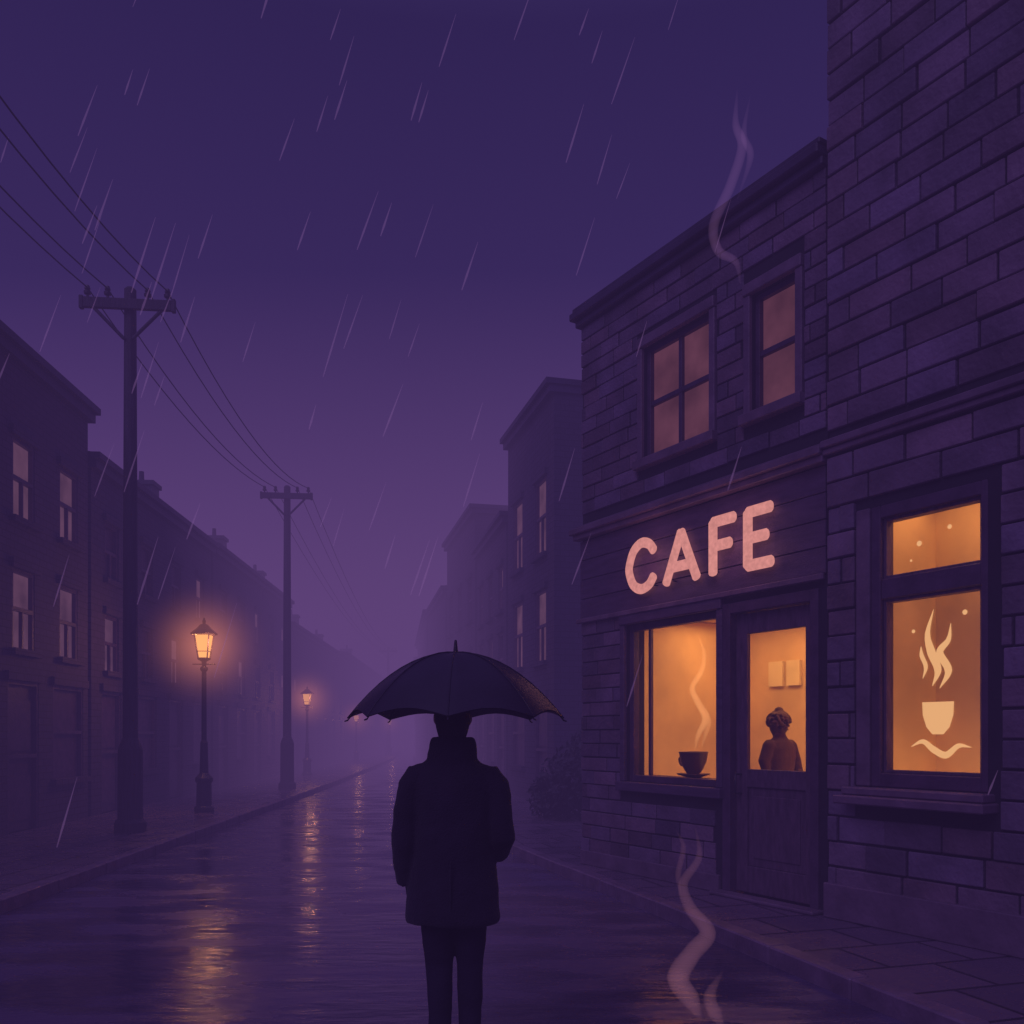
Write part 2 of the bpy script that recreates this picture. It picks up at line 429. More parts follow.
b = B(); FC.box(b, u0-.05, u1+.05, -.16, .0, .131, .165); b.obj('door_step', M['trim'], cafe, bevel=.01)
# interior
b = B(); FC.box(b, .02, 3.28, 2.2, 2.3, .16, 3.04); FC.box(b, 3.2, 3.29, .26, 2.2, .16, 3.04); FC.box(b, .003, .05, .26, 2.2, .16, 3.04)
b.obj('interior_walls', M['plaster'], cafe)
b = B(); FC.box(b, .0, 3.3, .25, 2.3, 3.05, 3.15); b.obj('interior_ceiling', M['plaster'], cafe)
b = B(); FC.box(b, .0, 3.3, .25, 2.3, .05, .158); b.obj('interior_floor', M['floorin'], cafe)
b = B(); FC.box(b, 1.25, 2.8, .20, .45, 1.16, 1.20); FC.box(b, 2.48, 2.52, .14, .18, 1.2, 2.8); b.obj('window_shelf', M['doorwood'], cafe, bevel=.004)

def area(name, loc, size, sy, power, col, rot=(0,0,0)):
    l = bpy.data.lights.new(name, 'AREA'); l.shape = 'RECTANGLE'; l.size = size; l.size_y = sy; l.energy = power; l.color = col
    o = bpy.data.objects.new(name, l); COL.objects.link(o); o.location = loc; o.rotation_euler = rot; return o
def point(name, loc, r, power, col):
    l = bpy.data.lights.new(name, 'POINT'); l.shadow_soft_size = r; l.energy = power; l.color = col
    o = bpy.data.objects.new(name, l); COL.objects.link(o); o.location = loc; return o
angz = math.atan2(.857, -.5155)
WARM = (1.0, .52, .20)
o = area('ceiling_lamp', FC.p(1.7, 1.4, 3.0), 2.6, .8, 40, WARM, (0, 0, angz)); o.parent = cafe
o = area('counter_lamp', FC.p(1.6, 1.3, .5), 2.4, .6, 13, WARM, (math.pi, 0, angz)); o.parent = cafe

# menu board on the back wall
mb = empty('menu_board')
b = B(); FC.box(b, 2.20, 2.40, 2.16, 2.198, 2.24, 2.54); FC.box(b, 2.46, 2.68, 2.16, 2.198, 2.24, 2.54); b.obj('panels', surf('menu_paper', (.85, .70, .42), .8, .08), mb)

# cafe sign
sign = empty('neon_cafe_sign')
LB = []
def stroke(st, x0, r=.054):
    pts = [FC.p(2.62-(x0+x)*.985, -.08, 3.205+z) for (x, z) in st]
    if len(pts) > 3: pts = spline(pts, 5)
    bb = B(); tube(bb, pts, [(.028, r)]*len(pts), 12, ref=FC.n); LB.append(bb)
H = .49
stroke([(.46, .38), (.38, .46), (.25, .49), (.12, .42), (.05, .28), (.05, .19), (.12, .06), (.25, .0), (.38, .03), (.46, .11)], 0)
stroke([(.04, 0), (.27, H)], .62); stroke([(.27, H), (.50, 0)], .62); stroke([(.13, .15), (.41, .15)], .62)
stroke([(.05, 0), (.05, H)], 1.30); stroke([(.05, H), (.33, H)], 1.30); stroke([(.05, .26), (.28, .26)], 1.30)
stroke([(.05, 0), (.05, H)], 1.76); stroke([(.05, H), (.33, H)], 1.76); stroke([(.05, .25), (.28, .25)], 1.76); stroke([(.05, 0), (.34, 0)], 1.76)
allb = B()
for bb in LB:
    k = len(allb.v); allb.v += bb.v; allb.f += [tuple(i+k for i in f) for f in bb.f]; allb.t += bb.t
allb.obj('letters', M['neon'], sign, smooth=True)
b = B()
for x in (.1, .45, .75, 1.05, 1.35, 1.81, 2.0):
    tube(b, [FC.p(2.62-x, -.07, 3.22), FC.p(2.62-x, -.025, 3.22)], [.008]*2, 8)
b.obj('mounting_pins', M['metal'], sign)
for s_ in (2.2, 1.0):
    o = point('sign_glow', FC.p(s_, -.30, 3.45), .15, 2.2, (1.0, .40, .42)); o.parent = sign

# ------------------------------------------------------------------ stone building (near right)
stone = empty('stone_building')
SO = (.41, 1.37, 1.24, 3.46)
HT = 10.5
b = B(); wall(b, FS, 0, 5.2, 0, HT, 0.0, .25, [SO]); FS.box(b, 0, .2, .25, 6, 0, HT); FS.box(b, 5.0, 5.2, .25, 6, 0, HT); FS.box(b, .2, 5.0, 5.8, 6, 0, HT)
b.obj('wall', M['mortar'], stone)
b = B(); bricks(b, FS, -.01, 5.2, .13, HT, .213, .50, -.028, [(SO[0]-.14, SO[1]+.10, SO[2]-.12, SO[3]+.02), (-.1, 6, 3.98, 4.11)], gap=.017, jit=.012, tv=.33)
b.obj('stonework', M['stone'], stone, bevel=.007)
b = B(); FS.box(b, -.03, 5.2, -.06, .01, 3.985, 4.035); FS.box(b, -.03, 5.2, -.09, .01, 4.038, 4.10)
FS.box(b, -.02, 5.2, -.06, .01, .131, .42)
FS.box(b, -.05, 5.3, -.2, 6.1, HT, HT+.2)
b.obj('string_course', M['trim'], stone, bevel=.008)
b = B()
FS.box(b, .19, 1.45, -.20, .02, 1.10, 1.17); FS.box(b, .23, 1.42, -.15, .02, 1.173, 1.235)   # sill
FS.box(b, SO[0]-.13, SO[0]-.003, -.03, .06, 1.24, 3.46)
b.obj('window_sill', M['trim'], stone, bevel=.010)
b = B(); u0, u1, z0, z1 = SO
fw = .085
FS.box(b, u0, u0+fw, -.01, .14, z0, z1); FS.box(b, u1-fw*.6, u1, -.01, .14, z0, z1)
FS.box(b, u0+fw, u1-fw*.6, -.008, .14, z1-.10, z1); FS.box(b, u0+fw, u1-fw*.6, -.008, .14, z0, z0+.11)
FS.box(b, u0+fw, u1-fw*.6, .0, .13, 2.72, 2.88)
b.obj('window_frame', M['wood'], stone, bevel=.008)
b = B()
for (p, q) in ((z0+.11, 2.72), (2.88, z1-.10)):
    FS.box(b, u0+fw+.002, u0+fw+.028, .03, .12, p, q); FS.box(b, u1-fw*.6-.028, u1-fw*.6-.002, .03, .12, p, q)
    FS.box(b, u0+fw+.028, u1-fw*.6-.028, .03, .12, p, p+.025); FS.box(b, u0+fw+.028, u1-fw*.6-.028, .03, .12, q-.025, q)
b.obj('sash', M['doorwood'], stone, bevel=.004)
g = B(); FS.box(g, u0+.05, u1-.03, .08, .086, z0+.06, z1-.05); g.obj('window_pane', M['glass'], stone)
b = B(); FS.box(b, .21, 2.4, 1.0, 1.1, .8, 3.8); FS.box(b, .21, .3, .26, 1.0, .8, 3.8); FS.box(b, 2.3, 2.4, .26, 1.0, .8, 3.8)
FS.box(b, .21, 2.4, .26, 1.1, .7, .79); FS.box(b, .21, 2.4, .26, 1.1, 3.81, 3.9)
b.obj('interior_walls', M['plaster'], stone)
o = area('room_lamp', FS.p(1.2, .6, 3.7), 1.6, .4, 12, WARM, (0, 0, angz)); o.parent = stone
o = area('room_floor_lamp', FS.p(1.2, .5, .9), 1.6, .4, 10, WARM, (math.pi, 0, angz)); o.parent = stone
# painted cup, steam and saucer wave on the glass
dec = B(); DU = -.05
def ribbon(pts, wid):
    P = spline([(p[0], p[1], 0) for p in pts], 7); n = len(P)
    k = len(dec.v)
    for i, p in enumerate(P):
        t = (P[min(i+1, n-1)]-P[max(i-1, 0)]).normalized(); nn = Vector((-t.y, t.x, 0))
        f = i/(n-1); j = f*(len(wid)-1); a = int(j); a = min(a, len(wid)-2); w_ = wid[a]*(1-(j-a))+wid[a+1]*(j-a)
        for s_ in (1, -1):
            q = p+nn*w_*s_; dec.v.append(tuple(FS.p(q.x+DU, .074, q.y)))
    for i in range(n-1):
        dec.f.append((k+2*i, k+2*i+1, k+2*i+3, k+2*i+2)); dec.t.append((1,1,1))
ribbon([(.94, 2.02), (.985, 2.14), (.93, 2.28), (.90, 2.42), (.95, 2.60)], [.002, .03, .035, .022, .002])
ribbon([(1.0, 2.0), (1.07, 2.13), (1.0, 2.27), (1.07, 2.36), (1.09, 2.48)], [.002, .03, .03, .02, .002])
ribbon([(.86, 2.08), (.885, 2.17), (.85, 2.26), (.845, 2.33)], [.002, .018, .018, .002])
ribbon([(.76, 1.56), (.86, 1.60), (.95, 1.54), (1.05, 1.50), (1.15, 1.57), (1.25, 1.56)], [.002, .018, .026, .026, .018, .002])
cup = [(.855, 1.90), (1.115, 1.90), (1.11, 1.80), (1.08, 1.71), (1.03, 1.655), (.94, 1.655), (.89, 1.71), (.86, 1.80)]
k = len(dec.v); dec.v += [tuple(FS.p(p[0]+DU, .074, p[1])) for p in cup]; dec.f.append(tuple(range(k, k+8))); dec.t.append((1,1,1))
for (u, z, r) in ((.83, 3.12, .022), (1.08, 3.2, .018), (1.2, 2.55, .02), (.78, 2.45, .015), (.76, 3.0, .01)):
    k = len(dec.v)
    dec.v += [tuple(FS.p(u+DU+r*math.cos(i*math.pi/5), .074, z+r*math.sin(i*math.pi/5))) for i in range(10)]
    dec.f.append(tuple(range(k, k+10))); dec.t.append((1,1,1))
dec.obj('painted_coffee_cup', M['decal'], stone, recalc=False)

# ------------------------------------------------------------------ terraces
def house(name, P0, P1, inward, depth, H, mat, rows, nwin, ww=.8, chim=(), door=True, gable=0, lit=1.0, rec=.05):
    """P0 near corner, P1 far corner at street side"""
    e = empty(name)
    dv = Vector(P1)-Vector(P0); L = dv.length
    fr = Frame(P0, dv, inward)
    ops = []
    sp = L/nwin
    for (z0, z1) in rows:
        for i in range(nwin):
            c = sp*(i+.5); ops.append((c-ww/2, c+ww/2, z0, z1))
    dops = []
    if door:
        for i in range(nwin):
            c = sp*(i+.5)
            if i % 2 == 0: dops.append((c-.5, c+.5, .13, 2.5))
            else: dops.append((c-.6, c+.6, .9, 2.5))
    b = B(); wall(b, fr, 0, L, 0, H, 0, .3, ops+dops)
    fr.box(b, 0, .3, .3, depth, 0, H); fr.box(b, L-.3, L, .3, depth, 0, H); fr.box(b, .3, L-.3, depth-.3, depth, 0, H)
    b.obj('walls', mat, e)
    b = B(); fr.box(b, -.06, L+.06, -.12, depth+.1, H+.002, H+.16); fr.box(b, -.1, L+.1, -.2, depth+.15, H+.163, H+.28)
    a0, a1 = .1, depth*.5
    h2 = H+.28+gable
    if gable:
        b.hexa([fr.p(-.05, a0-.2, H+.283), fr.p(L+.05, a0-.2, H+.283), fr.p(L+.05, depth, H+.283), fr.p(-.05, depth, H+.283),
                fr.p(-.05, a1, h2), fr.p(L+.05, a1, h2), fr.p(L+.05, a1+.2, h2), fr.p(-.05, a1+.2, h2)])
    for (u, w_, hh) in chim:
        fr.box(b, u-.25, u+.25, w_, w_+.7, H+.285, H+hh); fr.box(b, u-.3, u+.3, w_-.05, w_+.75, H+hh+.002, H+hh+.1)
        tube(b, [fr.p(u-.1, w_+.3, H+hh+.1), fr.p(u-.1, w_+.3, H+hh+.35)], [.07, .06], 8, rnd=False)
    b.obj('roof', M['roof'], e)
    tr = B(); fb = B(); gl = B(); gd = B()
    for k, (u0, u1, z0, z1) in enumerate(ops+dops):
        isd = k >= len(ops)
        fr.box(tr, u0-.1, u1+.1, -.07, .02, z1+.002, z1+.14)
        if not (isd and z0 < .5): fr.box(tr, u0-.1, u1+.1, -.1, .02, z0-.1, z0-.002)
        r0 = rec
        fr.box(fb, u0, u0+.05, r0-.02, r0+.05, z0, z1); fr.box(fb, u1-.05, u1, r0-.02, r0+.05, z0, z1)
        fr.box(fb, u0+.05, u1-.05, r0-.02, r0+.05, z1-.06, z1); fr.box(fb, u0+.05, u1-.05, r0-.02, r0+.05, (z0+z1)/2-.03, (z0+z1)/2+.03)
        if not isd: fr.box(fb, (u0+u1)/2-.02, (u0+u1)/2+.02, r0-.015, r0+.04, z0+.001, (z0+z1)/2-.031)
        elif z0 < .5:
            fr.box(fb, u0+.15, u1-.15, r0+.03, r0+.055, .3, 1.0); fr.box(fb, u0+.15, u1-.15, r0+.03, r0+.055, 1.4, 2.2)
        tgt = gd if isd or random.random() > lit else gl
        fr.box(tgt, u0+.01, u1-.01, r0+.06, r0+.08, z0, z1)
    tr.obj('lintels_and_sills', mat, e)
    fb.obj('window_frames', M['wood'], e)
    if gl.v: gl.obj('lit_panes', M['winlow2'], e)
    if gd.v: gd.obj('dark_panes', M['wood'], e)
    return e

def L_(y): return (-7.0-.0522*y, y)
inL = (-1, -.0522)
house('brick_townhouse', L_(7.0), L_(16.7), inL, 7, 7.45, M['house'], [(3.0, 4.25), (5.05, 6.3)], 6, .72, chim=((9.0, .6, .75), (4, 2, 1.0)), lit=1.0, rec=.03)
house('brick_townhouse', L_(16.85), L_(24.8), inL, 7, 6.65, M['house2'], [(2.9, 4.0), (4.7, 5.8)], 4, .7, chim=((5.0, .5, 1.0),), gable=.6, lit=.3)
house('brick_townhouse', L_(25), L_(35.8), inL, 8, 6.7, M['house2'], [(2.9, 4.0), (4.7, 5.8)], 5, .8, chim=((3.5, .6, 1.1), (9, .6, 1.)), gable=.7, lit=.3)
house('brick_townhouse', L_(36), L_(52), inL, 8, 5.9, M['house2'], [(2.9, 4.0)], 6, .8, chim=((5, .6, 1.1), (12, .6, 1.)), gable=.7, lit=.3)
house('brick_townhouse', L_(52.3), L_(82), inL, 8, 6.2, M['house2'], [(2.9, 4.0)], 9, .9, chim=((8, .6, 1.1),), gable=.7, lit=.2)
def inr(P0, P1):
    v = Vector(P1)-Vector(P0); return (v.y, -v.x)
def hr(P0, P1, H, rows, nw, **k):
    house('brick_townhouse', P0, P1, inr(P0, P1), 7, H, M['house2'], rows, nw, **k)
hr((.90, 19.3), (-.10, 23.2), 9.0, [(3.3, 4.9), (5.7, 7.4)], 2, ww=.85, lit=1.0, rec=.03)
hr((-.15, 23.5), (-1.1, 28.5), 7.2, [(3.0, 4.4), (5.0, 6.2)], 3, ww=.7, lit=.3, gable=.4)
hr((-1.18, 28.8), (-2.51, 34.8), 8.75, [(3.0, 4.4), (5.4, 6.8)], 3, ww=.8, lit=.4)
hr((-2.6, 35.2), (-4.0, 43), 7.2, [(3.0, 4.4)], 4, ww=.8, lit=.4, gable=.6)
hr((-4.1, 43.3), (-6.3, 60), 7.4, [(3.0, 4.4)], 6, ww=.9, lit=.4, gable=.5)
hr((-6.4, 60.3), (-9.2, 85), 6.6, [(3.0, 4.4)], 6, ww=.9, lit=.2, gable=.5)

# ------------------------------------------------------------------ ground, road, pavements
KR = [(5.9, -6), (3.25, 2), (2.10, 5.6), (1.32, 8.2), (.52, 10.7), (.02, 12.4), (-.75, 17), (-1.6, 23), (-2.8, 31), (-4.4, 42), (-6.6, 60), (-9.5, 90)]
KL = [(-3.95, -6), (-4.36, 2), (-4.55, 5.6), (-4.69, 8.2), (-4.82, 10.7), (-4.91, 12.4), (-5.15, 17), (-5.46, 23), (-5.9, 31), (-6.6, 42), (-7.9, 60), (-11.0, 90)]
def sheet(name, A, Bp, z, mat, parent=None):
    b = B()
    for a, c in zip(A, Bp): b.v += [(a[0], a[1], z), (c[0], c[1], z)]
    for i in range(len(A)-1): b.f.append((2*i, 2*i+1, 2*i+3, 2*i+2)); b.t.append((1,1,1))
    return b.obj(name, mat, parent)
b = B(); b.v = [(-400, -60, 0), (400, -60, 0), (400, 600, 0), (-400, 600, 0)]; b.f = [(0, 1, 2, 3)]; b.t = [(1,1,1)]; b.obj('ground', M['ground'], recalc=False)
sheet('road', KL, KR, .004, M['road'])
def pavement(name, K, side, mat):
    e = empty(name)
    n = len(K); inner = []; outer = []
    for i, p in enumerate(K):
        t = (Vector(K[min(i+1, n-1)])-Vector(K[max(i-1, 0)])).normalized(); nn = Vector((t.y, -t.x))*side
        inner.append((p[0]+nn.x*.15, p[1]+nn.y*.15)); outer.append((p[0]+nn.x*9, p[1]+nn.y*9))
    sheet('paving', inner, outer, .13, mat, e)
    b = B()
    for i in range(n-1):
        a, c = Vector(K[i]), Vector(K[i+1]); ia, ic = Vector(inner[i]), Vector(inner[i+1])
        L = (c-a).length; m = max(1, int(L/.9))
        for k in range(m):
            f0, f1 = k/m, (k+1)/m-.008/L
            q = [a.lerp(c, f0), a.lerp(c, f1), ia.lerp(ic, f1), ia.lerp(ic, f0)]
            j = random.uniform(-.002, .004)
            b.hexa([(p.x, p.y, -.02) for p in q]+[(p.x, p.y, .134+j) for p in q])
    b.obj('kerb', M['kerb'], e, bevel=.012)
pavement('pavement', KR, 1, M['paveR'])
pavement('pavement', KL, -1, M['paveL'])

# ------------------------------------------------------------------ utility poles and wires
def pole(x, y):
    e = empty('utility_pole', (x, y, 0)); b = B()
    lathe(b, 0, 0, [(.24, .13), (.24, .28), (.19, .34), (.185, 1.42), (.15, 1.52), (.115, 1.6), (.105, 5), (.09, 8.62), (.05, 8.66)], 14)
    b.obj('post', M['polewood'], e, smooth=False)
    b = B(); fr = Frame((0, 0), (1, .1), (-.1, 1))
    fr.box(b, -.66, .66, -.16, -.09, 8.26, 8.42)
    fr.box(b, -.72, -.66, -.165, -.085, 8.24, 8.44); fr.box(b, .66, .72, -.165, -.085, 8.24, 8.44)
    for s in (-1, 1):
        tube(b, [fr.p(s*.5, -.12, 8.26), fr.p(s*.07, -.1, 7.82)], [.03, .03], 6)
    b.obj('crossarm', M['polewood'], e, bevel=.01)
    b = B()
    for s in (-.6, -.3, .3, .6):
        q = fr.p(s, -.125, 0); lathe(b, q.x, q.y, [(.02, 8.42), (.02, 8.46), (.05, 8.47), (.055, 8.51), (.03, 8.53), (.045, 8.55), (.03, 8.60)], 8)
    b.obj('insulators', M['metal'], e)
    return [fr.p(s, -.125, 8.57)+Vector((x, y, 0)) for s in (-.6, -.3, .3, .6)]
PP = [(-5.38, 2.9), (-5.98, 14.1), (-6.32, 25.3), (-9.9, 72)]
att = [pole(*p) for p in PP]
pl = empty('power_line')
for k in range(4):
    cu = bpy.data.curves.new('wire', 'CURVE'); cu.dimensions = '3D'; cu.bevel_depth = .010; cu.bevel_resolution = 1
    pts = []
    for i in range(len(att)-1):
        a, c = att[i][k], att[i+1][k]
        for j in range(14):
            t = j/14; q = a.lerp(c, t); q.z -= 4*(.42+.05*k)*(1 if i < 2 else 2.2)*t*(1-t); pts.append(q)
    sp = cu.splines.new('POLY'); sp.points.add(len(pts)-1)
    for q, p in zip(sp.points, pts): q.co = (*p, 1)
    cu.materials.append(M['wire']); o = bpy.data.objects.new('wire_%d' % (k+1), cu); COL.objects.link(o); o.parent = pl

# ------------------------------------------------------------------ street lamps
halo = vol_halo('lamp_emissive_halo', (1.0, .30, .12), .80, 3.0)  # emissive falloff stands in for lamplight scattered by the mist
def lamp(x, y, H=3.92, power=55, hr_=1.5, nb=4):
    e = empty('street_lamp', (x, y, 0)); k = (H-.13)/3.79
    Z = lambda z: .13+(z-.13)*k
    b = B()
    lathe(b, 0, 0, [(.19, .13), (.19, .22), (.15, .26), (.14, .70), (.17, .74), (.17, .80), (.085, .90), (.07, 1.5), (.05, 1.55), (.045, 2.9), (.075, 2.94), (.075, 2.98), (.04, 3.02), (.05, 3.10), (.12, 3.14), (.13, 3.16)], 14)
    b.v = [(v[0], v[1], Z(v[2])) for v in b.v]
    b.obj('post', M['metal'], e, smooth=False)
    b = B(); lathe(b, 0, 0, [(.105, 3.17), (.185, 3.62)], 4); b.v = [(v[0], v[1], Z(v[2])) for v in b.v]; b.obj('lantern_glass', M['lampglass'], e)
    b = B()
    for i in range(4):
        a = 2*math.pi*(i+.5)/4
        tube(b, [(.125*math.cos(a), .125*math.sin(a), Z(3.16)), (.205*math.cos(a), .205*math.sin(a), Z(3.64))], [.013, .013], 6)
    for (z_, r_) in ((3.30, .155), (3.17, .13)):
        for i in range(4):
            a = 2*math.pi*(i+.5)/4; c = 2*math.pi*(i+1.5)/4
            tube(b, [(r_*math.cos(a), r_*math.sin(a), Z(z_)), (r_*math.cos(c), r_*math.sin(c), Z(z_))], [.008, .008], 6)
    lathe(b, 0, 0, [(.25, Z(3.63)), (.26, Z(3.66)), (.14, Z(3.76)), (.08, Z(3.83)), (.03, Z(3.85)), (.035, Z(3.90)), (.01, Z(3.97))], 8)
    tube(b, [(-.22, 0, Z(3.05)), (.22, 0, Z(3.05))], [.012, .012], 6)
    b.obj('lantern_frame', M['metal'], e)
    for a in range(nb):
        an = 2*math.pi/nb*a-math.pi/4
        o = point('bulb', (.26*math.cos(an), .26*math.sin(an), Z(3.45)), .06, power/nb, (1.0, .40, .15)); o.parent = e
    me = bpy.data.meshes.new('emissive_halo'); bm = bmesh.new(); bmesh.ops.create_icosphere(bm, subdivisions=3, radius=1); bm.to_mesh(me); bm.free()
    me.materials.append(halo); o = bpy.data.objects.new('emissive_halo', me); COL.objects.link(o); o.parent = e; o.location = (0, 0, Z(3.42)); o.scale = (hr_,)*3
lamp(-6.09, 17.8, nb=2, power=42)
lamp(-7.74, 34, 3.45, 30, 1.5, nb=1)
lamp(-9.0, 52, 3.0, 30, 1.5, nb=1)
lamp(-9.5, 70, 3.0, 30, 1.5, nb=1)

# ------------------------------------------------------------------ bush
bush = B()
for (cx, cy, cz, r) in ((1.0, 16.2, .7, .62), (1.4, 16.0, 1.0, .7), (1.9, 15.9, 1.1, .8), (.75, 16.6, .5, .45), (1.5, 16.8, 1.35, .5)):
    for i in range(700):
        v = Vector((random.gauss(0, 1), random.gauss(0, 1), random.gauss(0, 1))).normalized()*r*random.uniform(.5, 1.05)
        p = Vector((cx, cy, cz))+v
        if p.z < .14: continue
        a = Vector((random.gauss(0, 1), random.gauss(0, 1), random.gauss(0, 1))).normalized(); c = a.orthogonal().normalized()
        s = random.uniform(.03, .06); k = len(bush.v)
        bush.v += [tuple(p-a*s*1.6), tuple(p+c*s*.7), tuple(p+a*s*1.6), tuple(p-c*s*.7)]; bush.f.append((k, k+1, k+2, k+3)); bush.t.append((1,1,1))
be = empty('bush'); bush.obj('leaves', M['leaf'], be, recalc=False)
b = B()
for (x, y, z) in ((1.0, 16.2, .9), (1.4, 16, 1.3), (1.9, 15.9, 1.4), (1.5, 16.7, 1.5)):
    tube(b, [(1.4, 16.2, .1), ((x+1.4)/2, (y+16.2)/2, z*.5), (x, y, z)], [.05, .035, .012], 7)
b.obj('stems', M['polewood'], be)

# ------------------------------------------------------------------ people
def hand(b, W, D, side, S, curl=.25, thumb_dir=None):
    """W wrist, D pointing along the hand, S across the palm towards the thumb"""
    W = Vector(W); D = Vector(D).normalized(); S = (Vector(S)-D*Vector(S).dot(D)).normalized(); Nn = D.cross(S)*side
    tube(b, [W, W+D*.03, W+D*.06, W+D*.09], [(.026, .018), (.034, .019), (.041, .016), (.039, .013)], 10, ref=S)
    for off, ln in ((.030, .072), (.010, .080), (-.011, .075), (-.031, .058)):
        p = W+D*.088+S*off; pts = [p]; ang = curl*.5
        for f in (.45, .32, .23):
            ang += curl; p = p+(D*math.cos(ang)+Nn*math.sin(ang))*ln*f; pts.append(p)
        tube(b, pts, [.0095, .009, .008, .0068], 8, ref=S)
    p = W+D*.03+S*.028; q = p+(D*.6+S*.75+Nn*.15).normalized()*.04; r = q+(D*.9+S*.2+Nn*.35).normalized()*.03
    tube(b, [p, q, r], [.013, .011, .009], 8, ref=Nn)

def head(parent, z, mat_h, curly=False, k=1.0, skin='skin'):
    def T(p): return Vector((p[0]*k, p[1]*k, z+p[2]*k))
    b = B()
    rings = [((0, .035, 0), (.030, .032)), ((0, .025, .025), (.052, .065)), ((0, .01, .07), (.068, .086)), ((0, 0, .115), (.075, .094)), ((0, -.005, .16), (.074, .094)), ((0, -.008, .20), (.058, .074)), ((0, -.01, .222), (.035, .045))]
    tube(b, [T(r[0]) for r in rings], [(r[1][0]*k, r[1][1]*k) for r in rings], 20)
    tube(b, [T((0, -.015, -.10)), T((0, -.01, 0)), T((0, -.005, .06))], [.062*k, .058*k, .056*k], 14)
    tube(b, [T((0, .098, .115)), T((0, .112, .085))], [.009, .014], 8)
    tube(b, [T((-.02, .093, .045)), T((.02, .093, .045))], [.007, .007], 8)
    for s in (-1, 1):
        tube(b, [T((s*.076, -.005, .085)), T((s*.084, -.012, .105)), T((s*.084, -.014, .13))], [(.007, .010), (.009, .016), (.008, .014)], 8)
    organic(b, 'head', M[skin], parent, .005, 4)
    b = B()
    for s in (-1, 1): tube(b, [T((s*.03, .080, .115)), T((s*.03, .085, .115))], [.010, .010], 8)
    b.obj('eyes', M['hair'], parent, smooth=True)
    b = B()
    w_ = 1.25 if curly else 1.0
    rings = [((0, -.040, .0), (.055, .045)), ((0, -.038, .035), (.068*w_, .062)), ((0, -.032, .07), (.078*w_, .075)), ((0, -.022, .12), (.085*w_, .088)), ((0, -.012, .17), (.084*w_, .098)), ((0, -.01, .21), (.068*w_, .085)), ((0, -.012, .235), (.04*w_, .052))]
    tube(b, [T(r[0]) for r in rings], [(r[1][0]*k, r[1][1]*k) for r in rings], 20)
    if curly:
        for i in range(120):
            v = Vector((random.gauss(0, 1), random.gauss(0, 1)-.3, abs(random.gauss(0, 1))-.2)).normalized()
            c = T((v.x*.115, v.y*.10-.015, .13+v.z*.095)); tube(b, [c, c+v*.008], [.024, .020], 8)
    organic(b, 'hair', mat_h, parent, .006, 3)

ped = empty('pedestrian', (-.30, 4.57, .006))
b = B()
tor = [(.70, .236, .168), (.72, .240, .172), (.82, .232, .162), (.95, .222, .152), (1.08, .205, .140), (1.20, .202, .138), (1.32, .212, .138), (1.40, .212, .132), (1.46, .190, .118), (1.505, .150, .106), (1.54, .11, .095), (1.57, .10, .09)]
tube(b, [(0, -.012 if z < .9 else 0, z) for z, _, _ in tor], [(x, y) for _, x, y in tor], 28, rnd=False)
tube(b, [(0, .0, 1.505), (0, -.004, 1.55), (0, -.004, 1.60), (0, -.002, 1.63)], [(.130, .11), (.128, .110), (.116, .104), (.106, .098)], 20, rnd=False)
tube(b, [(-.165, 0, 1.45), (-.215, -.005, 1.38), (-.236, -.015, 1.25), (-.246, -.02, 1.10), (-.242, .01, .98), (-.232, .03, .895)], [.070, .074, .068, .066, .060, .054], 16, rnd=False)
tube(b, [(.165, 0, 1.45), (.215, -.005, 1.38), (.236, -.015, 1.25), (.250, -.02, 1.12), (.235, .02, 1.06), (.16, .13, 1.09), (.09, .215, 1.15)], [.070, .074, .068, .068, .066, .058, .050], 16, rnd=False)
tube(b, [(-.165, 0, 1.44), (.165, 0, 1.44)], [.062, .062], 14)
o = organic(b, 'coat', M['coat'], ped, .009, 4)
cl = bpy.data.textures.new('coat_folds', 'CLOUDS'); cl.noise_scale = .16
dm = o.modifiers.new('folds', 'DISPLACE'); dm.texture = cl; dm.strength = .026; dm.mid_level = .5; dm.texture_coords = 'LOCAL'
b = B(); tube(b, [(0, -.165, 1.02), (0, -.178, .71)], [(.004, .006)]*2, 6)
b.obj('coat_vent', M['coat'], ped)
b = B()
tube(b, [(-.075, 0, .90), (-.078, 0, .70), (-.070, .02, .48), (-.066, -.01, .25), (-.066, -.03, .07)], [.095, .088, .070, .060, .056], 16, rnd=False)
tube(b, [(.080, 0, .90), (.086, 0, .70), (.086, .03, .48), (.085, .03, .25), (.085, .02, .07)], [.095, .086, .070, .060, .056], 16, rnd=False)
tube(b, [(-.07, 0, .9), (.07, 0, .9)], [.1, .1], 14)
o = organic(b, 'trousers', M['trouser'], ped, .008, 4)
dm = o.modifiers.new('folds', 'DISPLACE'); dm.texture = cl; dm.strength = .018; dm.mid_level = .5; dm.texture_coords = 'LOCAL'
b = B()
for (x, y) in ((-.066, -.03), (.088, .02)):
    tube(b, [(x, y-.055, .045), (x, y+.02, .05), (x, y+.10, .038), (x, y+.185, .028)], [(.038, .040), (.042, .045), (.046, .034), (.036, .022)], 14)
    tube(b, [(x, y, .05), (x, y-.005, .12)], [.045, .045], 12)
organic(b, 'shoes', M['shoe'], ped, .006, 2)
head(ped, 1.605, M['hair'], k=1.07)
b = B(); hand(b, (-.228, .035, .90), (0.05, .08, -1), 1, (.1, 1, 0), .3); organic(b, 'left_hand', M['glove'], ped, .0035, 2)
b = B(); hand(b, (.085, .218, 1.155), (-.75, .35, .35), 1, (0.2, .2, 1), .95); organic(b, 'right_hand', M['glove'], ped, .0035, 2)

